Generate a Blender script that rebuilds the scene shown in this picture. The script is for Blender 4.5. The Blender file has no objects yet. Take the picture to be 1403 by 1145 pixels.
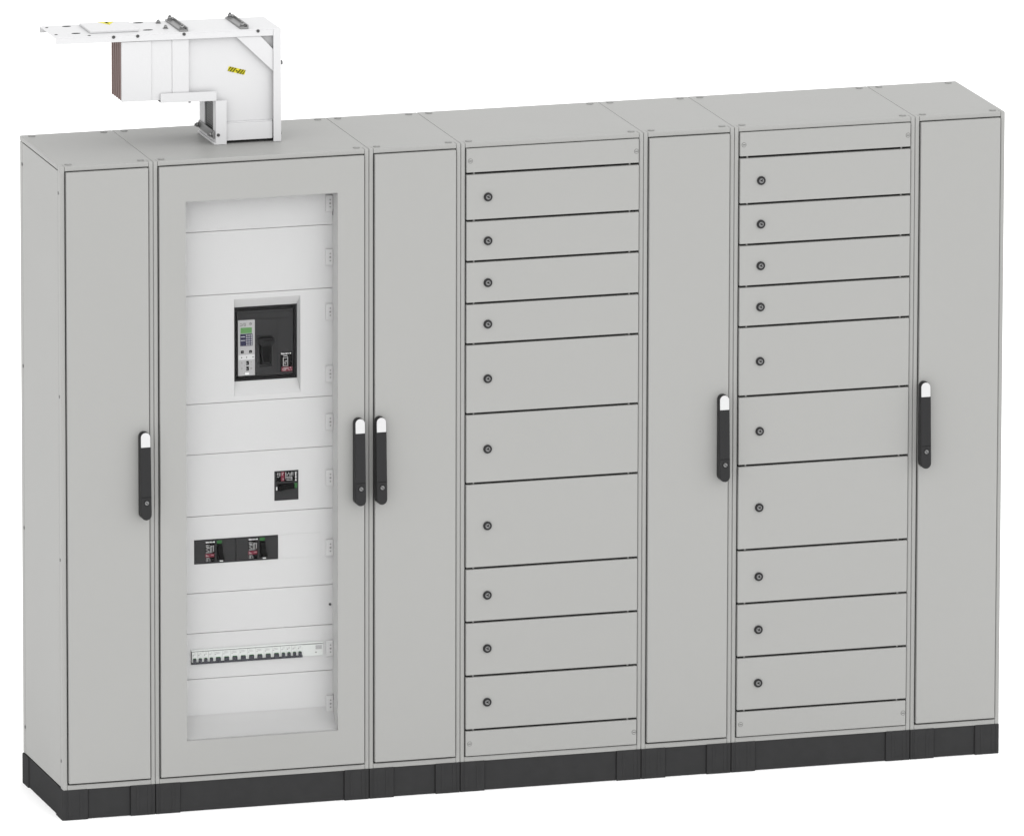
import bpy, bmesh, math
from mathutils import Vector, Matrix

SC = bpy.context.scene
COL = SC.collection

# ------------------------------------------------------------------ materials
def mat(name, col, rough=.45, metal=0., spec=.3, bump=0., bscale=900., var=0., vscale=6.):
    m = bpy.data.materials.new(name)
    m.use_nodes = True
    nt = m.node_tree
    b = nt.nodes['Principled BSDF']
    b.inputs['Base Color'].default_value = (*col, 1)
    b.inputs['Roughness'].default_value = rough
    b.inputs['Metallic'].default_value = metal
    b.inputs['Specular IOR Level'].default_value = spec
    tc = nt.nodes.new('ShaderNodeTexCoord')
    if var:
        n = nt.nodes.new('ShaderNodeTexNoise')
        n.inputs['Scale'].default_value = vscale
        n.inputs['Detail'].default_value = 5
        nt.links.new(tc.outputs['Object'], n.inputs['Vector'])
        mr = nt.nodes.new('ShaderNodeMapRange')
        mr.inputs['To Min'].default_value = 1 - var
        mr.inputs['To Max'].default_value = 1 + var
        nt.links.new(n.outputs['Fac'], mr.inputs['Value'])
        mx = nt.nodes.new('ShaderNodeVectorMath'); mx.operation = 'SCALE'
        mx.inputs[0].default_value = col
        nt.links.new(mr.outputs['Result'], mx.inputs['Scale'])
        nt.links.new(mx.outputs['Vector'], b.inputs['Base Color'])
        mr2 = nt.nodes.new('ShaderNodeMapRange')
        mr2.inputs['To Min'].default_value = max(0, rough - .05)
        mr2.inputs['To Max'].default_value = rough + .05
        nt.links.new(n.outputs['Fac'], mr2.inputs['Value'])
        nt.links.new(mr2.outputs['Result'], b.inputs['Roughness'])
    if bump:
        n2 = nt.nodes.new('ShaderNodeTexNoise')
        n2.inputs['Scale'].default_value = bscale
        n2.inputs['Detail'].default_value = 2
        nt.links.new(tc.outputs['Object'], n2.inputs['Vector'])
        bp = nt.nodes.new('ShaderNodeBump')
        bp.inputs['Strength'].default_value = bump
        bp.inputs['Distance'].default_value = .0005
        nt.links.new(n2.outputs['Fac'], bp.inputs['Height'])
        nt.links.new(bp.outputs['Normal'], b.inputs['Normal'])
    return m

M = dict(
    grey=mat('grey_powder_coat', (.264, .264, .2568), .42, spec=.05, bump=.05, bscale=700, var=.012, vscale=3),
    bolt=mat('grey_bolt_cap', (.2, .2, .195), .45, spec=.1),
    sill=mat('grey_inner_sheet', (.37, .37, .366), .5, spec=.05),
    cove=mat('pale_grey_cove_sheet', (.335, .335, .333), .5, spec=.05),
    plate=mat('white_cover_sheet', (.395, .395, .395), .5, spec=.1, var=.008, vscale=4),
    enamel=mat('white_enamel', (.478, .478, .483), .4, spec=.08, var=.01, vscale=8),
    plinth=mat('charcoal_plinth_plastic', (.0295, .0295, .030), .75, spec=.02, bump=.1, bscale=500, var=.12, vscale=25),
    handle=mat('black_handle_plastic', (.015, .015, .0155), .45, spec=.15, bump=.08, bscale=1200),
    black=mat('black_breaker_plastic', (.0065, .0065, .007), .45, spec=.1),
    face=mat('charcoal_breaker_face', (.018, .018, .0185), .5, spec=.1),
    pit=mat('black_recess', (.003, .003, .003), .6, spec=.0),
    gap_shade=mat('black_gap_shade', (.02, .02, .02), .7, spec=.1),  # near-black for the strips and sheets added to darken gaps
    cap=mat('white_handle_cap', (.45, .45, .45), .35, spec=.15),
    steel=mat('zinc_plated_steel', (.22, .22, .22), .4, metal=.7, bump=.1),
    chrome=mat('lock_barrel_metal', (.15, .15, .15), .4, metal=.6),
    dark=mat('dark_screw_and_gap_shade', (.05, .05, .05), .4, metal=.4),
    mesh=mat('grey_grille', (.16, .16, .16), .6, var=.35, vscale=160),
    copper=mat('aged_copper', (.13, .078, .068), .45, metal=.5),
    unit=mat('light_grey_control_plastic', (.27, .27, .27), .45, spec=.2),
    unit2=mat('pale_grey_control_plastic', (.40, .40, .40), .45, spec=.2),
    lcd=mat('green_display', (.065, .165, .052), .3, spec=.2),
    navy=mat('navy_keypad', (.012, .012, .036), .5, spec=.2),
    ink=mat('white_print', (.58, .58, .58), .6, spec=.1),
    greyink=mat('grey_print', (.33, .33, .33), .6, spec=.1),
    red=mat('red_print', (.11, .010, .022), .5, spec=.2),
    green=mat('green_indicator', (.014, .085, .018), .45, spec=.2),
    yellow=mat('yellow_sticker', (.50, .45, .02), .5, spec=.2),
    blackink=mat('black_print_and_slot_shade', (.003, .003, .003), .6, spec=.0),
    mcb=mat('off_white_breaker_plastic', (.435, .45, .438), .4, spec=.1),
    slate=mat('slate_toggle_plastic', (.022, .023, .03), .45, spec=.3),
    floor=mat('white_studio_floor', (.96, .96, .96), .9, spec=.0),
)
g = bpy.data.materials.new('clear_pane'); g.use_nodes = True
nt = g.node_tree; nt.nodes.clear()
o_ = nt.nodes.new('ShaderNodeOutputMaterial'); mx = nt.nodes.new('ShaderNodeMixShader')
tr = nt.nodes.new('ShaderNodeBsdfTransparent'); gl = nt.nodes.new('ShaderNodeBsdfGlossy')
tr.inputs['Color'].default_value = (.985, .985, .985, 1)
gl.inputs['Roughness'].default_value = .03
mx.inputs[0].default_value = .0045
nt.links.new(tr.outputs[0], mx.inputs[1]); nt.links.new(gl.outputs[0], mx.inputs[2])
nt.links.new(mx.outputs[0], o_.inputs['Surface'])
M['glass'] = g

# ------------------------------------------------------------------ mesh builder
class MB:
    def __init__(s):
        s.bm = bmesh.new(); s.mats = []
    def _mi(s, m):
        if m not in s.mats: s.mats.append(m)
        return s.mats.index(m)
    def _take(s, tmp, m, xf=None):
        if xf is not None: bmesh.ops.transform(tmp, matrix=xf, verts=tmp.verts)
        i = s._mi(m)
        vm = {v: s.bm.verts.new(v.co) for v in tmp.verts}
        for f in tmp.faces:
            try:
                nf = s.bm.faces.new([vm[v] for v in f.verts]); nf.material_index = i; nf.smooth = f.smooth
            except ValueError: pass
        tmp.free()
    def box(s, m, x0, x1, y0, y1, z0, z1, bev=0., seg=2, xf=None):
        t = bmesh.new(); bmesh.ops.create_cube(t, size=1)
        for v in t.verts:
            v.co = Vector(((x0+x1)/2+v.co.x*(x1-x0), (y0+y1)/2+v.co.y*(y1-y0), (z0+z1)/2+v.co.z*(z1-z0)))
        if bev:
            r = bmesh.ops.bevel(t, geom=t.edges[:], offset=bev, segments=seg, profile=.5, affect='EDGES')
            for f in r['faces']: f.smooth = True
        s._take(t, m, xf); return s
    def cyl(s, m, c, axis, r, h, seg=24, r2=None, bev=0.):
        """cylinder whose base centre is c and that grows along axis by h"""
        t = bmesh.new()
        bmesh.ops.create_cone(t, cap_ends=True, segments=seg, radius1=r, radius2=r if r2 is None else r2, depth=h)
        bmesh.ops.translate(t, vec=(0, 0, h/2), verts=t.verts)
        if bev:
            top = [e for e in t.edges if all(abs(v.co.z-h) < 1e-7 for v in e.verts)]
            rr = bmesh.ops.bevel(t, geom=top, offset=bev, segments=3, profile=.5, affect='EDGES')
        for f in t.faces: f.smooth = len(f.verts) == 4
        q = Vector((0, 0, 1)).rotation_difference(Vector(axis))
        s._take(t, m, Matrix.Translation(c) @ q.to_matrix().to_4x4()); return s
    def prism(s, m, pts, plane, a, b, bev=0.):
        """outline pts in plane ('xz','xy','yz') extruded along the third axis from a to b"""
        t = bmesh.new()
        def P(p, d):
            return {'xz': (p[0], d, p[1]), 'xy': (p[0], p[1], d), 'yz': (d, p[0], p[1])}[plane]
        A = [t.verts.new(P(p, a)) for p in pts]; B = [t.verts.new(P(p, b)) for p in pts]
        n = len(pts)
        t.faces.new(A); t.faces.new(B[::-1])
        for i in range(n):
            j = (i+1) % n
            t.faces.new((A[j], A[i], B[i], B[j]))
        bmesh.ops.recalc_face_normals(t, faces=t.faces)
        if bev:
            r = bmesh.ops.bevel(t, geom=t.edges[:], offset=bev, segments=2, profile=.5, affect='EDGES')
            for f in r['faces']: f.smooth = True
        s._take(t, m); return s
    def faces(s, m, vs, fs):
        t = bmesh.new(); V = [t.verts.new(v) for v in vs]
        for f in fs: t.faces.new([V[i] for i in f])
        s._take(t, m); return s
    def text(s, m, body, x, y, z, width, height=None, rot=0.):
        cu = bpy.data.curves.new('t', 'FONT'); cu.body = body; cu.size = .01; cu.offset = .00035
        ob = bpy.data.objects.new('t', cu); COL.objects.link(ob)
        dg = bpy.context.evaluated_depsgraph_get()
        me = bpy.data.meshes.new_from_object(ob.evaluated_get(dg))
        t = bmesh.new(); t.from_mesh(me)
        xs = [v.co.x for v in t.verts]; ys = [v.co.y for v in t.verts]
        w = max(xs)-min(xs); h = max(ys)-min(ys)
        sx = width/w; sy = sx if height is None else height/h
        c, sn = math.cos(rot), math.sin(rot)
        for v in t.verts:
            px, pz = (v.co.x-min(xs))*sx, (v.co.y-min(ys))*sy
            v.co = Vector((x + c*px - sn*pz, y, z + sn*px + c*pz))
        bpy.data.objects.remove(ob); bpy.data.meshes.remove(me); bpy.data.curves.remove(cu)
        s._take(t, m); return s
    def warp(s, fn):
        for v in s.bm.verts: v.co = Vector(fn(v.co))
        return s
    def build(s, name, parent=None, loc=(0, 0, 0)):
        me = bpy.data.meshes.new(name); s.bm.normal_update(); s.bm.to_mesh(me); s.bm.free()
        for m in s.mats: me.materials.append(M[m])
        o = bpy.data.objects.new(name, me); COL.objects.link(o)
        o.location = loc
        if parent is not None: o.parent = parent
        return o

def thing(name, label, cat, loc=(0, 0, 0), group=None):
    o = bpy.data.objects.new(name, None); COL.objects.link(o)
    o.empty_display_size = .1
    o.location = loc
    o['label'] = label; o['category'] = cat
    if group: o['group'] = group
    return o

def copy_tree(o, parent=None):
    c = o.copy(); COL.objects.link(c)
    if parent is not None: c.parent = parent
    for ch in list(o.children): copy_tree(ch, c)
    return c

# ------------------------------------------------------------------ cabinets
D = .502          # depth
H = 2.1           # top (plinth 0.1 included)
PW = .0142        # post width
S = .0005         # half of the seam between neighbours

def shell(root, w, left=False, right=False):
    """frame, roof, back, plinth of one cabinet, local x from 0 to w"""
    x0, x1 = S, w - S
    if left: x0 = 0
    if right: x1 = w
    f = MB()
    f.box('grey', x0, PW, 0, .032, .0960, H, .003, 3)
    f.box('grey', w-PW, x1, 0, .032, .0960, H, .003, 3)
    f.box('grey', x0, PW, D-.03, D, .1, H-.0165, .003)
    f.box('grey', w-PW, x1, D-.03, D, .1, H-.0165, .003)
    f.box('grey', PW+.0002, w-PW-.0002, .0005, .03, .0970, .1128, .0015)
    f.box('grey', PW+.0002, w-PW-.0002, .012, .03, H-.03, H-.017, .001)
    f.build('frame', root)
    r = MB()
    e = .0165
    r.prism('grey', [(x0, .0325), (PW+.0006, .0325), (PW+.0006, 0), (w-PW-.0006, 0), (w-PW-.0006, .0325), (x1, .0325), (x1, D), (x0, D)], 'xy', H-.0155, H-.0004, .002)
    roof = r.build('roof_panel', root)
    for bx in (.033, w-.033):
        for by in (.029, .4770):
            MB().cyl('bolt', (bx, by, H-.0006), (0, 0, 1), .0112, .0026, 28, bev=.0012).cyl('grey', (bx, by, H+.0019), (0, 0, 1), .0045, .0006, 6).build('bolt', roof)
    MB().box('grey', x0+.001, x1-.001, D-.002, D+.0015, .105, H-.02, .0006).build('back_panel', root)
    if left or right:
        for sx, on in ((0, left), (w, right)):
            if not on: continue
            a, b = (sx+.0006, sx+.003) if sx == 0 else (sx-.003, sx-.0006)
            sp = MB().box('grey', a, b, .0335, D-.0315, .102, H-.0185, .0008).build('side_panel', root)
            if sx == 0:
                for z in (2.0126, 1.362, .8376, .188):
                    for y in (.0235, .474):
                        MB().cyl('dark', (.0002, y, z), (-1, 0, 0), .0055, .0012, 12).build('screw', sp)
    # plinth: front, back and end panels, with corner blocks standing a little proud
    p = MB()
    cw = .081
    p.box('plinth', cw+.001, w-cw-.001, .0035, .008, .0010, .0982, .001)
    pl = p.build('plinth', root)
    MB().box('plinth', cw+.001, w-cw-.001, D-.008, D-.0035, .0010, .0982, .001).build('plinth_panel', pl)
    if left: MB().box('plinth', .0005, .005, .082, D-.075, .0010, .0982, .001).build('plinth_panel', pl)
    if right: MB().box('plinth', w-.005, w-.0005, .082, D-.075, .0010, .0982, .001).build('plinth_panel', pl)
    e0 = -.0035 if left else .0012
    e1 = w+.0005 if right else w-.0012
    for a, b, sgn, end in ((e0, cw, 1, left), (w-cw, e1, -1, right)):
        for y0, y1 in ((-.0025, .0815), (D-.0745, D+.0025)):
            c = MB()
            c.box('plinth', a, b, y0, y1, -.0045, .0982, .004 if end else .002, 3)
            if y0 < 0:                      # vertical ribs moulded in the front face of the block
                for k in ((.018, .028), (.055, .066), (.069, .072)):
                    q0 = (cw-k[1] if sgn > 0 else w-cw+k[0]); q1 = q0+(k[1]-k[0])
                    c.box('plinth', q0, q1, y0-.0009, y0+.002, .006, .093, .0007)
            c.build('corner_block', pl)

def gap_shade(root, w):  # black strips added behind the door edges so the gaps look shaded
    s = MB()
    a, b = PW-.001, .026
    y0, y1 = .0112, .019
    s.box('gap_shade', a, b, y0, y1, .106, H-.018)
    s.box('gap_shade', w-b, w-a, y0, y1, .106, H-.018)
    s.box('gap_shade', b, w-b, y0, y1, .106, .126)
    s.box('gap_shade', b, w-b, y0, y1, H-.032, H-.0165)
    s.build('door_gap_shade', root)

DX = .0177                                  # door edge from the cabinet's edge
DZ0, DZ1 = .1188, 2.0815

def stadium(cx, z0, z1, r, n=12):
    pts = []
    for i in range(n+1):
        a = math.pi*i/n
        pts.append((cx+r*math.cos(a), z1-r+r*math.sin(a)))
    for i in range(n+1):
        a = math.pi+math.pi*i/n
        pts.append((cx+r*math.cos(a), z0+r+r*math.sin(a)))
    return pts

def handle(door, cx):
    """black swing handle, deeper at its lower end, with a white cap on the upper end"""
    z0, z1, r = .9640, 1.2435, .0168
    cut = 1.1965
    def front(z): return -.010 - (.026 + .012*(z1-z)/(z1-z0))
    def warpf(v):
        if v.y < -.02: return (v.x, front(v.z) + (v.y+.04), v.z)
        return v
    h = MB()
    h.prism('handle', stadium(cx, z0, z1, r), 'xz', -.0095, -.0405, .0018)
    h.box('pit', cx-.0155, cx+.0155, -.0404, -.0406-.0003, 1.0365, 1.0378)
    h.warp(warpf).build('handle', door)
    c = MB()
    pts = [(cx-.0152, cut), (cx+.0152, cut)] + [(cx+.0152*math.cos(math.pi*i/14), z1-r+.0008+.0152*math.sin(math.pi*i/14)) for i in range(15)]
    c.prism('cap', pts, 'xz', -.039, -.0418, .0008).warp(warpf).build('handle_cap', door)
    k = MB()
    zc = 1.0190
    yb = front(zc)
    k.cyl('black', (cx+.001, yb+.002, zc), (0, -1, 0), .0092, .0034, 24, bev=.0006)
    k.cyl('chrome', (cx+.001, yb-.0012, zc), (0, -1, 0), .0068, .0012, 20, bev=.0004)
    k.box('pit', cx-.004, cx+.006, yb-.0029, yb-.0022, zc-.0008, zc+.0008, xf=Matrix.Translation((cx+.001, 0, zc)) @ Matrix.Rotation(.7, 4, 'Y') @ Matrix.Translation((-cx-.001, 0, -zc)))
    k.build('handle_lock', door)

G = 'cabinets bolted together in a switchboard row'
def narrow(name, x, label, hx, left=False, right=False):
    w = .3
    root = thing(name, label, 'electrical cabinet', (x, 0, 0), G)
    shell(root, w, left, right)
    gap_shade(root, w)
    d = MB().box('grey', DX, w-DX, -.0085, .010, DZ0, DZ1, .0022, 3).build('door', root)
    handle(d, hx)
    return root

narrow('narrow_cabinet', 0, 'narrow grey end cabinet with its whole side panel in view, handle on its right', .2622, left=True)
narrow('narrow_cabinet', 1.0, 'narrow grey cabinet right beside the glazed cabinet, with its handle on its left edge', .0298)
narrow('narrow_cabinet', 1.9, 'narrow grey cabinet standing between the two cabinets of locked compartment doors', .2604)
narrow('narrow_cabinet', 2.8, 'narrow grey end cabinet farthest from the busbar elbow, handle on its left edge', .0312, right=True)

# ---- cabinet of locked compartments (built once, copied once)
EDGES = [2.0023, 1.851, 1.7196, 1.5845, 1.4537, 1.2283, 1.0028, .7276, .5525, .377, .2012]
LOCKS = [1.9255, 1.7847, 1.650, 1.5165, 1.3403, 1.113, .8643, .6388, .4653, .2903]
def compartment(x, label):
    w = .6
    root = thing('compartment_cabinet', label, 'electrical cabinet', (x, 0, 0), G)
    shell(root, w); gap_shade(root, w)
    hg = .0036
    a, b = .0172, w-.0172
    def strip(z0, z1, sz):
        p = MB().box('grey', a, b, -.006, .008, z0, z1, .0016, 2).build('blanking_strip', root)
        for sx in (.0295, w-.0255):
            zz = sz
            q = MB()
            q.cyl('grey', (sx, -.0055, zz), (0, -1, 0), .0066, .0016, 20, bev=.0006)
            q.box('dark', sx-.0045, sx+.0045, -.0077, -.0070, zz-.0009, zz+.0009)
            q.cyl('dark', (sx, -.0056, zz), (0, -1, 0), .0076, .0006, 20)
            q.build('screw', p)
    strip(EDGES[0]+hg, 2.0825, 2.043)
    for i, zc in enumerate(LOCKS):
        d = MB().box('grey', a, b, -.008, .008, EDGES[i+1]+hg, EDGES[i]-hg, .0018, 2).build('compartment_door', root)
        lx = .0862
        k = MB()
        k.cyl('handle', (lx, -.0075, zc), (0, -1, 0), .0138, .006, 32, bev=.0012)
        k.cyl('chrome', (lx, -.0130, zc), (0, -1, 0), .0078, .0016, 24, bev=.0005)
        k.box('pit', lx-.005, lx+.005, -.0152, -.0143, zc-.0012, zc+.0012, xf=Matrix.Translation((lx, 0, zc)) @ Matrix.Rotation(.5, 4, 'Y') @ Matrix.Translation((-lx, 0, -zc)))
        k.box('pit', lx-.0012, lx+.0012, -.01515, -.01435, zc-.002, zc+.0055, xf=Matrix.Translation((lx, 0, zc)) @ Matrix.Rotation(.5, 4, 'Y') @ Matrix.Translation((-lx, 0, -zc)))
        k.build('lock', d)
    strip(.1165, EDGES[-1]-hg, .157)
    for rx in (.0435, w-.0450):
        MB().box('grey', rx-.0022, rx+.0022, .0025, .0075, .13, 2.06).build('mounting_rail', root)
    bp = MB().box('gap_shade', .03, w-.03, .0225, .025, .12, 2.07)
    bp.build('gap_backing', root)  # dark sheet added behind the compartment doors, standing in for shade in the gaps
    return root
c4 = compartment(1.3, 'wide grey cabinet of ten locked compartments, the one nearer the busbar elbow and glazed door')
c6 = copy_tree(c4); c6.location = (2.2, 0, 0)
c6['label'] = 'wide grey cabinet of ten locked compartments, the one farther from the glazed cabinet'

# ---- glazed cabinet
gx, gw = .3, .7
gc = thing('glazed_cabinet', 'wide grey cabinet with a tall glazed door, the busbar elbow on its roof', 'electrical cabinet', (gx, 0, 0), G)
shell(gc, gw); gap_shade(gc, gw)
ox0, ox1, oz0, oz1 = .1020, .5956, .2318, 1.9674         # window opening, local x
def ring(mb, m, a0, a1, b0, b1, c0, c1, d0, d1, y0, y1, bev):
    """flat frame: outer a (x), b (z); hole c (x), d (z); one mesh with thickness and a rounded outer edge"""
    t = bmesh.new()
    def R(x0, x1, z0, z1, y): return [t.verts.new(v) for v in ((x0, y, z0), (x1, y, z0), (x1, y, z1), (x0, y, z1))]
    OF = R(a0, a1, b0, b1, y0); IF = R(c0, c1, d0, d1, y0); OB = R(a0, a1, b0, b1, y1); IB = R(c0, c1, d0, d1, y1)
    outer = []
    for i in range(4):
        j = (i+1) % 4
        t.faces.new((OF[i], OF[j], IF[j], IF[i])); t.faces.new((OB[j], OB[i], IB[i], IB[j]))
        t.faces.new((OF[j], OF[i], OB[i], OB[j])); t.faces.new((IF[i], IF[j], IB[j], IB[i]))
    bmesh.ops.recalc_face_normals(t, faces=t.faces)
    if bev:
        es = [e for e in t.edges if all(v in OF for v in e.verts)]
        bmesh.ops.bevel(t, geom=es, offset=bev, segments=3, profile=.5, affect='EDGES')
    mb._take(t, m)
d = MB(); ring(d, 'grey', DX, gw-DX, DZ0, DZ1, ox0, ox1, oz0, oz1, -.0085, -.0055, .0015)
ring(d, 'grey', DX+.0002, gw-DX-.0002, DZ0+.0002, DZ1-.0002, DX+.02, gw-DX-.02, DZ0+.02, DZ1-.02, -.0054, .010, 0)
gd = d.build('door', gc)
handle(gd, .6604)
MB().box('glass', ox0-.004, ox1+.004, -.0053, -.0035, oz0-.004, oz1+.004).build('window_pane', gd)
# surround between door and cover plates
PY = .060
s = MB()
ys = -.0033
s.box('sill', ox1+.0024, ox1+.006, ys, PY+.01, oz0-.01, oz1+.02)
s.box('sill', ox0-.008, ox0-.004, ys, PY+.01, oz0-.01, oz1+.02)
s.box('sill', ox0-.004, ox1+.0024, ys, PY+.01, oz1+.012, oz1+.016)
cx0, cx1 = ox0-.004, ox1+.0024           # coved bottom of the recess, its slope added for a shade gradient
s.prism('cove', [(ys, oz0-.012), (ys, oz0+.0012), (.0045, oz0+.0018), (.0045, oz0-.012)], 'yz', cx0, cx1)
cv = []
for i in range(25):
    t_ = i/24; q = (1-t_)**2; r_ = 2*t_*(1-t_); k = t_*t_
    cv.append((q*.0045+(r_+k)*(PY-.0004), q*(oz0+.0018)+r_*.2740+k*.2960))
vs = [(x_, y_, z_) for y_, z_ in cv for x_ in (cx0, cx1)]
s.faces('cove', vs, [(2*i, 2*i+1, 2*i+3, 2*i+2) for i in range(24)])
for f_ in s.bm.faces[-24:]: f_.smooth = True
s.build('window_surround', gc)
ZL = [1.975, 1.8525, 1.6486, 1.301, 1.1384, .939, .6906, .561, .4126, .2776]
HZ = {0: [1.9215], 1: [1.7488], 2: [1.5733, 1.3735], 3: [1.2185], 4: [1.0378], 5: [.812], 6: [], 7: [.4845], 8: [.305]}
px0, px1 = .112, .5985
e0, e1, ez0, ez1 = .2768, .4930, 1.3185, 1.6303           # sloped escutcheon in the third plate
i0, i1, iz0, iz1, iy = .2842, .4885, 1.3605, 1.5990, .085
plates = []
for i in range(9):
    zt, zb = ZL[i]-.0007, ZL[i+1]+.0007
    p = MB()
    if i == 2:
        ring(p, 'plate', px0, px1, zb, zt, e0, e1, ez0, ez1, PY, PY+.002, .0008)
        O = [(e0, PY, ez0), (e1, PY, ez0), (e1, PY, ez1), (e0, PY, ez1)]
        I = [(i0, iy, iz0), (i1, iy, iz0), (i1, iy, iz1), (i0, iy, iz1)]
        p.faces('plate', O+I, [(0, 1, 5, 4), (1, 2, 6, 5), (2, 3, 7, 6), (3, 0, 4, 7)])
    else:
        p.box('plate', px0, px1, PY, PY+.012, zb, zt, .0008)
    po = p.build('cover_plate', gc); plates.append(po)
    for z in HZ[i]:
        h = MB()
        h.box('plate', .5745, .5978, PY-.0070, PY+.001, z-.0262, z+.0262, .0018)
        for k, r in ((.0115, .0026), (0, .0034), (-.0115, .0026)):
            h.cyl('bolt', (.5885, PY-.0069, z+k), (0, -1, 0), r, .0006, 12)
        h.build('hinge_cap', po)
MB().cyl('dark', (.5885, PY+.001, .6267), (0, -1, 0), .0042, .004, 16, bev=.001).build('screw', plates[6])
for z, i in ((1.893, 0), (.3265, 8)):
    MB().box('dark', .5970, .5979, PY-.008, PY-.002, z-.010, z+.010).build('latch_pin', plates[i])
# blank insert beside the pair of breakers, blank cover at the end of the modular row
MB().box('plate', .4215, .5560, PY-.0010, PY+.003, .7855, .8620, .0005).build('blanking_insert', plates[5])
b = MB()
b.box('mcb', .4975, .5655, PY-.004, PY+.002, .4635, .5010, .0008)
b.box('unit', .540, .5605, PY-.0046, PY-.0038, .4845, .4975)
b.cyl('bolt', (.5415, PY-.0039, .4750), (0, -1, 0), .0026, .0007, 12)
b.build('blanking_cover', plates[7])
b = MB()
b.box('mcb', .133, .5665, PY-.0045, PY+.002, .5040, .5092, .0006)
b.box('dark', .1336, .1352, PY-.0030, PY+.002, .4610, .5039)
b.box('dark', .1354, .5600, PY-.0008, PY+.002, .5024, .5039)  # dark strip stands in for shade in the gap below the rim
b.build('slot_rim', plates[7])

# ------------------------------------------------------------------ moulded case breakers
GB = 'moulded case breakers behind the glazed door'
def lines(mb, m, x0, x1, z0, z1, n, y, seed=1):
    """rows of small printed characters"""
    import random
    rn = random.Random(seed)
    hgt = (z1-z0)/n
    for k in range(n):
        z = z1-(k+.75)*hgt
        x = x0
        while x < x1-.0008:
            wv = rn.uniform(.0010, .0032)
            if rn.random() < .75: mb.box(m, x, min(x+wv, x1), y-.0003, y, z, z+hgt*.55)
            x += wv+.0008
def small_breaker(label, w, h, margin, loc, rot=0.):
    """front at local y=0; local x right, z down from the upper left corner (negative)"""
    root = thing('circuit_breaker', label, 'circuit breaker', loc, GB)
    root.rotation_euler = (0, rot, 0)
    m = margin
    MB().box('black', 0, w, .001, .012, -h, 0).box('face', .0022, w-.0022, -.0008, .002, -h+.0022, -.0022, .0005).box('black', m-.002, m-.0008, -.0011, .001, -h+.003, -.003).build('case', root)
    y = -.0011
    lab = MB().box('blackink', m, m+.030, y, -.0005, -.0725, -.0065).build('rating_label', root)
    t = MB()
    t.text('ink', 'Schneider', m+.001, y-.0003, -.0118, .0240, .0056)
    t.cyl('ink', (m+.0278, y-.0001, -.0092), (0, -1, 0), .0024, .0003, 12)
    lines(t, 'greyink', m+.0015, m+.013, -.0445, -.0165, 6, y, 3)
    t.box('greyink', m+.015, m+.0165, y-.0003, y, -.044, -.022)
    t.box('greyink', m+.020, m+.0215, y-.0003, y, -.044, -.020)
    t.box('greyink', m+.0165, m+.024, y-.0003, y, -.0235, -.0222)
    t.box('greyink', m+.0255, m+.0270, y-.0003, y, -.040, -.020)
    t.build('lettering', lab)
    r = MB().box('red', m-.001, m+.0285, y-.0002, y+.0004, -.0575, -.0465)
    lines(r, 'greyink', m+.0015, m+.010, -.0555, -.0485, 2, y-.0002, 5)
    lines(r, 'greyink', m+.020, m+.0265, -.0535, -.0485, 1, y-.0002, 9)
    lines(r, 'greyink', m+.0015, m+.016, -.071, -.0595, 3, y, 11)
    r.build('red_band', lab)
    x = m+.0385
    MB().box('pit', x-.002, x+.016, -.0012, -.0005, -.069, -.006).build('lever_slot', root)
    MB().box('green', x-.0010, x+.0145, -.0032, -.0008, -.0152, -.0050, .0006).build('indicator_flag', root)
    l = MB()
    l.prism('pit', [(x, -.0160), (x+.014, -.0160), (x+.0155, -.044), (x+.0215, -.059), (x+.0195, -.0675), (x+.007, -.0675), (x+.001, -.052)], 'xz', -.0135, -.001, .0012)
    l.build('toggle_lever', root)
    MB().box('ink', x+.008, x+.0185, -.0022, -.0008, -.0735, -.0700, .0003).build('lever_tag', root)
    return root
BY = PY-.0012
small_breaker('charcoal breaker, the left half of the side by side pair above the modular row', .1352, .0785, .0365, (.4447, BY, .8633))
small_breaker('charcoal breaker, the right half of the side by side pair above the modular row', .1390, .0785, .0415, (.5800, BY, .8633))
small_breaker('charcoal breaker turned on its side, alone on its plate, lever lying level', .0955, .0787, .0042, (.7858, BY, 1.0690), math.pi/2)

# ------------------------------------------------------------------ big breaker
bb = thing('large_circuit_breaker', 'large black breaker with a grey control unit and green display, in the sloped white frame', 'circuit breaker', (gx+i0, iy, iz1))
W, Hh = i1-i0, iz1-iz0
c = MB()
c.box('black', -.004, W+.004, .012, .05, -Hh-.004, .004)
c.box('black', 0, W, -.0006, .012, -.0060, 0, .0008); c.box('black', 0, W, -.0006, .012, -Hh, -Hh+.0060, .0008)
c.box('black', 0, .0048, -.0006, .012, -Hh+.006, -.006, .0008); c.box('black', W-.0085, W, -.0006, .012, -Hh+.006, -.006, .0008)
c.build('bezel', bb)
f = MB()
fx0, fx1, fz0, fz1 = .0085, W-.0115, -Hh+.0135, -.0145
# face with a pocket for the lever: built as a frame round the pocket
qx0, qx1, qz0, qz1 = .0825, .1220, -.197, -.1000
ring(f, 'face', fx0, fx1, fz0, fz1, qx0, qx1, qz0, qz1, .0020, .011, .0012)
f.box('pit', qx0, qx1, .0105, .0118, qz0, qz1)
f.box('black', .0700, .1350, .0012, .006, -.0990, -.0965, .0005)
f.box('pit', .1400, .1407, .0014, .003, fz0+.004, fz1-.02)
f.box('pit', .070, fx1-.003, .0014, .003, -.0435, -.0428)
f.box('pit', fx0+.003, fx1-.003, .0014, .003, -.0225, -.0218)
f.build('front_cover', bb)
l = MB()
l.prism('black', [(.0905, -.1860), (.1145, -.1860), (.1180, -.1300), (.1300, -.1160), (.1300, -.1040), (.0760, -.1040), (.0760, -.1160), (.0860, -.1300)], 'xz', -.0085, .0102, .0028)
l.prism('pit', [(.0935, -.1800), (.1115, -.1800), (.1145, -.1290), (.0895, -.1290)], 'xz', -.0090, -.0080)
l.box('pit', .0940, .1230, -.0090, -.0080, -.1130, -.1075)
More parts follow.
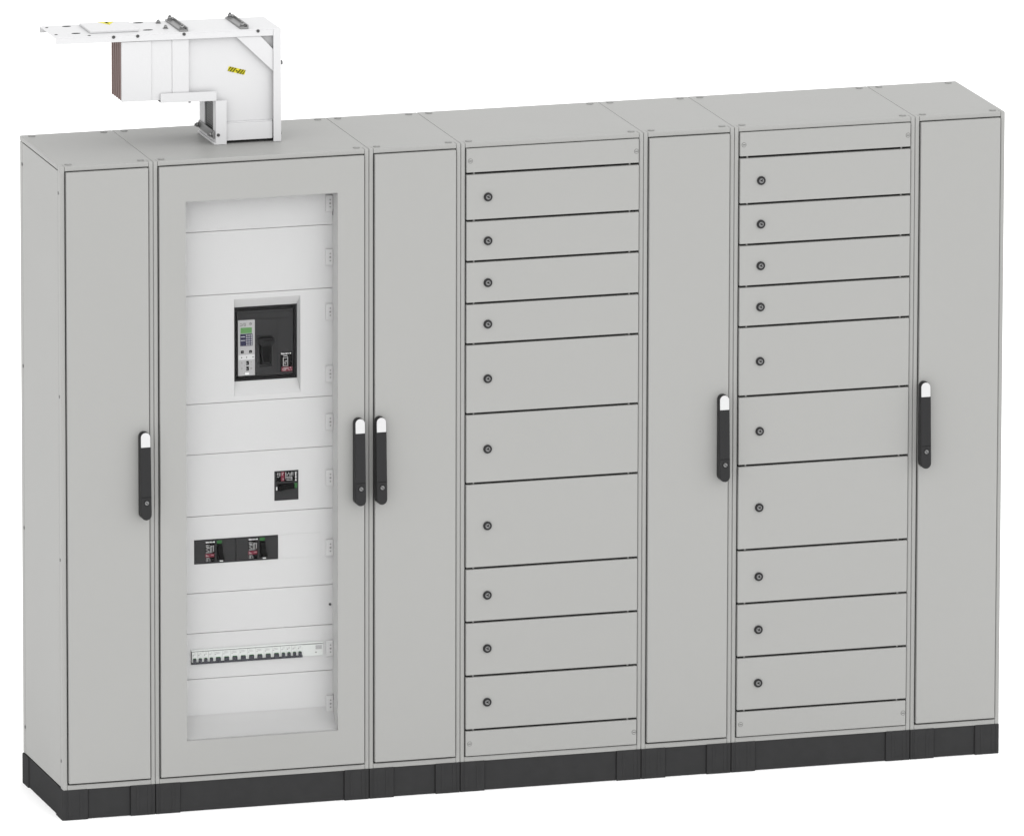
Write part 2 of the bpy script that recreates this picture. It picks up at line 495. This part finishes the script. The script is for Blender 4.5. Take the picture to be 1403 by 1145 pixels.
l.box('face', .0840, .1205, .0030, .0100, -.1955, -.1895, .0010)
l.build('operating_lever', bb)
u = MB().box('unit', .0122, .0670, -.0012, .004, -.2215, -.0430, .0008)
y = -.0013
u.box('unit2', .0132, .0660, y-.0003, y+.001, -.1700, -.1545)
u.cyl('blackink', (.0527, y+.0003, -.0555), (0, -1, 0), .0036, .0006, 16)
u.cyl('unit2', (.0522, y-.0003, -.0555), (0, -1, 0), .0016, .0003, 12)
lines(u, 'face', .0185, .0380, -.0620, -.0520, 3, y, 4)
for qx, qz, r in ((.0240, -.180, .0024), (.0240, -.198, .0024), (.0547, -.1785, .0022), (.0547, -.1865, .0016), (.0547, -.1985, .0034), (.0330, -.189, .0014)):
    u.cyl('bolt', (qx, y+.0004, qz), (0, -1, 0), r, .0008, 16)
for qz in (-.1873, -.2050):
    u.box('blackink', .0385, .0470, y-.0007, y+.001, qz, qz+.0125)
    u.box('unit', .0395, .0415, y-.0010, y+.001, qz+.003, qz+.0075)
for qx in (.0235, .0397, .0605):
    u.cyl('blackink', (qx, y-.0001, -.1625), (0, -1, 0), .0018, .0007, 12)
u.box('ink', .0345, .0475, y-.0016, y+.001, -.2180, -.2120, .0006)
un = u.build('control_unit', bb)
MB().box('lcd', .0200, .0570, y-.0004, y+.001, -.0855, -.0668).build('display_screen', bb)
k = MB().box('navy', .0190, .0590, y-.0004, y+.001, -.1258, -.0870)
for i in range(3):
    for j in range(5):
        k.cyl('ink', (.0405+.0072*i, y-.0002, -.0925-.0072*j), (0, -1, 0), .0017, .0005, 8)
for j in range(2):
    k.box('ink', .0205, .0350, y-.0007, y, -.0965-.012*j, -.0953-.012*j)
k.build('keypad', bb)
for qx in (.0212, .0480):
    MB().box('blackink', qx, qx+.0092, y-.0016, y+.001, -.1492, -.1405, .0010).box('unit', qx+.0024, qx+.0068, y-.0021, y, -.1458, -.1448).build('push_button', bb)
lb = MB().box('blackink', .1510, .1890, .0008, .004, -.2170, -.1545).build('rating_label', bb)
t = MB()
ly = .0006
t.text('ink', 'Schneider', .1525, ly, -.1612, .0262, .0054)
t.cyl('ink', (.1830, ly+.0002, -.1583), (0, -1, 0), .0022, .0003, 12)
t.text('ink', 'Electric', .1610, ly, -.1675, .0120, .0036)
t.box('greyink', .1590, .1610, ly-.0003, ly+.0003, -.199, -.171); t.box('greyink', .1735, .1750, ly-.0003, ly+.0003, -.199, -.169)
t.box('greyink', .1612, .1730, ly-.0003, ly+.0003, -.1735, -.1720); t.box('greyink', .1612, .1730, ly-.0003, ly+.0003, -.199, -.1978)
lines(t, 'greyink', .1625, .1720, -.1960, -.1800, 3, ly, 8)
t.build('lettering', lb)
r = MB().box('red', .1540, .1890, .0003, .002, -.2155, -.2015)
lines(r, 'greyink', .1560, .1860, -.2140, -.2030, 3, .0003, 2)
r.build('red_band', lb)

# ------------------------------------------------------------------ miniature breakers
GM = 'miniature breakers in the modular row'
ordn = ['first', 'second', 'third', 'fourth']
mini = {}
def mini_breaker(w, wide):
    root = thing('miniature_breaker', '', 'miniature breaker', (0, 0, 0), GM)
    z0, z1 = .4625, .5022
    b = MB()
    b.box('mcb', .0002, w-.0002, -.0040, .006, z0+.0062, z1, .0006)
    b.box('slate', .0001, w-.0001, -.0046, .006, z0-.001, z0+.0058, .0006)
    b.box('bolt', .003, .0062, -.0043, 0, z1-.013, z1-.010)
    lines(b, 'unit', .004, w-.004, z1-.011, z1-.003, 2, -.004, 7 if wide else 2)
    b.build('case', root)
    tw = .0158 if wide else .0105
    a = (w-tw)/2
    t = MB()
    t.prism('slate', [(-.001, z0+.0050), (-.0095, z0+.0050), (-.0085, z0+.0165), (-.001, z0+.0175)], 'yz', a, a+tw, .0008)
    t.build('toggle', root)
    MB().box('green', a+.001, a+tw-.001, -.0052, -.003, z0+.0172, z0+.0192).build('indicator_strip', root)
    return root
x = gx + .1355
seq = ['n']*4+['w']*8+['n']*4
cnt = 0
protos = {}
for i, kd in enumerate(seq):
    w = .018 if kd == 'n' else .0271
    if kd not in protos:
        o = mini_breaker(w, kd == 'w'); protos[kd] = o
    else:
        o = copy_tree(protos[kd])
    o.location = (x, PY, 0)
    if i < 4: lab = '%s from the left of the four narrow white breakers starting the modular row' % ordn[i]
    elif i < 12:
        nth = ['first', 'second', 'third', 'fourth', 'fifth', 'sixth', 'seventh', 'last'][i-4]
        lab = '%s from the left of the eight wider white breakers mid row' % nth
    else: lab = '%s from the left of the four narrow white breakers beside the blank cover' % ordn[i-12]
    o['label'] = lab
    x += w + .0001

# ------------------------------------------------------------------ busbar elbow on the roof
bx, by, bz = .554, .188, H
be = thing('busbar_elbow', 'white busbar trunking elbow standing on the glazed cabinet, copper bars bare at its open end', 'busbar trunking', (bx, by, bz))
X1, YB, ZT = .767, .386, 2.461
def tilt(v):
    """the arm rises a little towards its free end"""
    k = max(0., min(1., (v.z-2.1)/.13))
    return (v.x-bx, v.y-by, v.z-bz+.013*(.75-v.x)*k)
def part(mb, name, parent=be): return mb.warp(tilt).build(name, parent)
t = MB()
t.box('enamel', .0365, X1-.0003, by, YB, ZT-.0028, ZT, .0008)
t.box('enamel', .0365, X1-.0255, by+.0003, by+.0030, ZT-.0215, ZT-.0024, .0006)
t.box('enamel', .0365, X1-.0255, YB-.0030, YB-.0003, ZT-.0215, ZT-.0024, .0006)
top = part(t, 'top_plate')
part(MB().box('enamel', .160, .318, by+.045, YB-.020, ZT+.0002, ZT+.0085, .0020), 'raised_cover', top)
def disc(mb, m, cx, cy, r, h=.0006, sx=1., sy=1., n=20, z=ZT):
    mb.prism(m, [(cx+sx*r*math.cos(2*math.pi*i/n), cy+sy*r*math.sin(2*math.pi*i/n)) for i in range(n)], 'xy', z, z+h)
s = MB()
for cx, cy, sx in ((.118, .362, 3), (.118, .247, 3), (.352, .370, 3.4), (.352, .252, 3.4)):
    disc(s, 'blackink', cx, cy, .0048, .0004, sx, 1.5)
for cx, cy in ((.052, .355), (.052, .240), (.150, .205)):
    disc(s, 'blackink', cx, cy, .0040, .0004, 1.3, 1.3)
part(s, 'slot_shade', top)  # flat black discs, painted as the dark inside slots and holes
tri = MB()
cx, cy = .245, .338
tri.prism('yellow', [(cx-.026, cy+.026), (cx+.026, cy+.026), (cx, cy-.022)], 'xy', ZT+.0086, ZT+.0091)
tri.prism('blackink', [(cx-.006, cy+.022), (cx+.005, cy+.022), (cx+.002, cy+.008), (cx+.006, cy+.008), (cx-.001, cy-.008), (cx, cy+.004), (cx-.004, cy+.004)], 'xy', ZT+.0091, ZT+.0094)
part(tri, 'warning_triangle')
for cx, cy in ((.412, .350), (.412, .262)):
    part(MB().cyl('steel', (cx, cy, ZT), (0, 0, 1), .0085, .0030, 18).cyl('steel', (cx, cy, ZT+.003), (0, 0, 1), .0058, .0060, 6).cyl('steel', (cx, cy, ZT+.009), (0, 0, 1), .0032, .003, 12), 'nut')
for cx in (.456, .652):
    cb = MB().box('steel', cx-.0135, cx+.0135, by+.014, YB-.002, ZT+.0002, ZT+.0060, .0008)
    cb.box('steel', cx+.0090, cx+.0135, by+.014, YB-.002, ZT+.006, ZT+.0130, .0006)
    co = part(cb, 'clamp_bar')
    for cy in (by+.030, YB-.020):
        part(MB().cyl('steel', (cx-.0025, cy, ZT+.0060), (0, 0, 1), .0100, .0025, 18).cyl('steel', (cx-.0025, cy, ZT+.0085), (0, 0, 1), .0075, .0080, 6).cyl('chrome', (cx-.0025, cy, ZT+.0165), (0, 0, 1), .0040, .0050, 12), 'bolt', co)
# right post and back wall, bent from one sheet
p = MB()
p.box('enamel', X1-.0250, X1, by-.0003, by+.003, 2.1003, ZT-.0003, .0006)
p.box('enamel', X1-.003, X1, by+.0032, YB-.0003, 2.1003, ZT-.0030, .0006)
part(p, 'end_plate')
# L shaped side walls
L = [(.560, 2.1115), (.760, 2.1115), (.760, 2.4355), (.412, 2.4355), (.412, 2.2450), (.560, 2.2450)]
part(MB().prism('enamel', L, 'xz', by+.020, by+.023), 'side_wall')
part(MB().prism('enamel', L, 'xz', YB-.006, YB-.0035), 'side_wall')
part(MB().prism('enamel', [(.6234, 2.4385), (.7017, 2.4385), (.7422, 2.3950), (.7422, 2.3250)], 'xz', by+.004, by+.0065, .0005), 'corner_gusset')
# upright strap and lower tray
part(MB().box('enamel', .4150, .4690, by+.0065, by+.0195, 2.262, 2.4385, .0008), 'strap')
w = MB()
w.box('enamel', .3755, .5570, by, by+.0028, 2.2388, 2.2690, .0006)
w.box('enamel', .3755, .5535, by+.0030, YB, 2.2390, 2.2416, .0006)
w.box('enamel', .3755, .5535, YB-.0028, YB-.0002, 2.2418, 2.2690, .0006)
part(w, 'bottom_tray')
part(MB().cyl('dark', (.452, by+.06, 2.2392), (0, 0, -1), .0075, .0050, 14).cyl('dark', (.470, by+.004, 2.2400), (0, 0, -1), .0050, .0040, 14), 'tray_screw')
# leg: left wall with a grille, corner post, kick panel
g = MB()
hy0, hy1, hz0, hz1 = .222, .322, 2.128, 2.2310
xw = .5545
g.box('enamel', xw, xw+.0028, by+.0032, hy0, 2.1003, 2.2386)
g.box('enamel', xw, xw+.0028, hy1, YB, 2.1003, 2.2386)
g.box('enamel', xw, xw+.0028, hy0, hy1, hz1, 2.2386)
g.box('enamel', xw, xw+.0028, hy0, hy1, 2.1003, hz0)
part(g, 'leg_wall')
gr = MB().box('mesh', xw+.006, xw+.0072, hy0-.004, hy1+.004, hz0-.004, hz1+.004)
for i in range(14): gr.box('dark', xw+.0046, xw+.0058, hy0+.0072*i, hy0+.0072*i+.0018, hz0-.003, hz1+.003)
for i in range(14): gr.box('steel', xw+.0033, xw+.0045, hy0-.003, hy1+.003, hz0+.0075*i, hz0+.0075*i+.0016)
part(gr, 'grille')
p = MB()
p.box('enamel', .5545, .5895, by-.0003, by+.0028, 2.1003, 2.2386, .0006)
part(p, 'corner_post')
part(MB().box('gap_shade', .5605, .7410, by+.024, YB-.008, 2.1003, 2.1110), 'base_gap_shade')  # dark box added inside to give the shaded gap under the kick panel
part(MB().box('enamel', .5900, X1-.0256, by+.008, by+.0195, 2.1095, 2.1640, .0012).box('enamel', .5900, X1-.0256, by+.011, by+.0196, 2.1640, 2.1680, .0010), 'kick_panel')
b = MB().box('steel', xw-.006, xw-.0003, by+.010, YB-.008, 2.1180, 2.1420, .0008)
cbl = part(b, 'clamp_bar')
for cy in (by+.022, YB-.020):
    part(MB().cyl('steel', (xw-.0058, cy, 2.1300), (-1, 0, 0), .0100, .0025, 18).cyl('steel', (xw-.0083, cy, 2.1300), (-1, 0, 0), .0076, .0080, 6).cyl('chrome', (xw-.0163, cy, 2.1300), (-1, 0, 0), .0042, .0050, 12), 'bolt', cbl)
part(MB().box('enamel', .549, .5544, by+.0002, YB, 2.1003, 2.1065, .0008), 'foot_flange')
# screws
for cx in (.224, .302, .452, .692):
    part(MB().cyl('dark', (cx, by+.0004, ZT-.0048), (0, -1, 0), .0052, .0030, 14, bev=.001), 'screw')
for cy, cz, r, h in ((.215, 2.446, .0050, .004), (.215, 2.378, .0050, .004), (.2060, 2.349, .0075, .009), (.212, 2.121, .0055, .007)):
    part(MB().cyl('dark', (X1-.0004, cy, cz), (1, 0, 0), r, h, 14, bev=.001), 'screw')
part(MB().cyl('dark', (.562, by, 2.131), (0, -1, 0), .0050, .0035, 14, bev=.001), 'screw')
# copper bars and the white insulation in front of them
for k in range(5):
    y0 = .3235-.0248*(k+1)+.004
    part(MB().box('copper', .2500, .4110, y0, y0+.0125, 2.2495, 2.4375, .0006), 'copper_bar')
for k in range(5):
    y0 = .3235-.0248*(k+1)+.0168
    part(MB().box('enamel', .2512, .4110, y0, y0+.0035, 2.2515, 2.4370), 'insulating_sheet')
part(MB().box('enamel', .2515, .3470, .1925, .2030, 2.2465, 2.4378, .0008).box('enamel', .3471, .4147, .1960, .2030, 2.2465, 2.4378, .0008), 'insulating_cover')
# hazard striped sticker
hz = MB()
cx, cz, hw, hh = .6275, 2.3285, .0285, .0078
R = Matrix.Translation((cx, 0, cz)) @ Matrix.Rotation(math.radians(15), 4, 'Y')
yy = by+.0200
hz.box('yellow', -hw, hw, yy-.0008, yy-.0002, -hh, hh, xf=R)
for k in range(-3, 4):
    if k == 0: continue
    q = k*.0084
    t_ = bmesh.new()
    vs = [t_.verts.new(R @ Vector((max(-hw, min(hw, a)), yy-.0016, c_))) for a, c_ in ((q-.0062, -hh), (q-.0018, -hh), (q+.0062, hh), (q+.0018, hh))]
    t_.faces.new(vs); hz._take(t_, 'blackink')
hz.prism('blackink', [(cx-.004, cz-.003), (cx+.004, cz-.003), (cx, cz+.004)], 'xz', yy-.0017, yy-.0015)
part(hz, 'hazard_sticker')

# ------------------------------------------------------------------ floor
fl = MB().faces('floor', [(-150, -100, 0), (150, -100, 0), (150, 200, 0), (-150, 200, 0)], [(0, 1, 2, 3)]).build('floor')
fl['kind'] = 'structure'

# ------------------------------------------------------------------ light: white studio all round
wd = bpy.data.worlds.new('World'); SC.world = wd; wd.use_nodes = True
bg = wd.node_tree.nodes['Background']
bg.inputs['Color'].default_value = (1, 1, 1, 1)
# the studio is brighter in front of the row than behind, above or left of it
wn = wd.node_tree
tc = wn.nodes.new('ShaderNodeTexCoord')
dt = wn.nodes.new('ShaderNodeVectorMath'); dt.operation = 'DOT_PRODUCT'
dt.inputs[1].default_value = (.05, -.34, -.03)
ad = wn.nodes.new('ShaderNodeMath'); ad.operation = 'MULTIPLY_ADD'
ad.inputs[1].default_value = 1.82; ad.inputs[2].default_value = 1.82
wn.links.new(tc.outputs['Generated'], dt.inputs[0])
wn.links.new(dt.outputs['Value'], ad.inputs[0])
wn.links.new(ad.outputs[0], bg.inputs['Strength'])

# ------------------------------------------------------------------ camera
cam = bpy.data.cameras.new('Camera'); co = bpy.data.objects.new('Camera', cam); COL.objects.link(co)
yaw, pitch, roll = .2885, -.2275, .0023
f = Vector((math.sin(yaw)*math.cos(pitch), math.cos(yaw)*math.cos(pitch), math.sin(pitch)))
r = f.cross(Vector((0, 0, 1))).normalized(); u = r.cross(f)
cc, ss = math.cos(roll), math.sin(roll)
r, u = cc*r+ss*u, -ss*r+cc*u
m = Matrix.Identity(4)
for i in range(3):
    m[i][0], m[i][1], m[i][2] = r[i], u[i], -f[i]
m.translation = Vector((-10.6752, -40.9205, 11.0839))
co.matrix_world = m
cam.sensor_fit = 'HORIZONTAL'; cam.sensor_width = 36
cam.lens = 19018.79/1403*36
cam.shift_y = 1.2/1024
cam.clip_start = 1; cam.clip_end = 1000
SC.camera = co
SC.view_settings.view_transform = 'Standard'
SC.view_settings.look = 'None'
SC.view_settings.exposure = 0
SC.view_settings.gamma = 1
SC.view_settings.use_curve_mapping = False
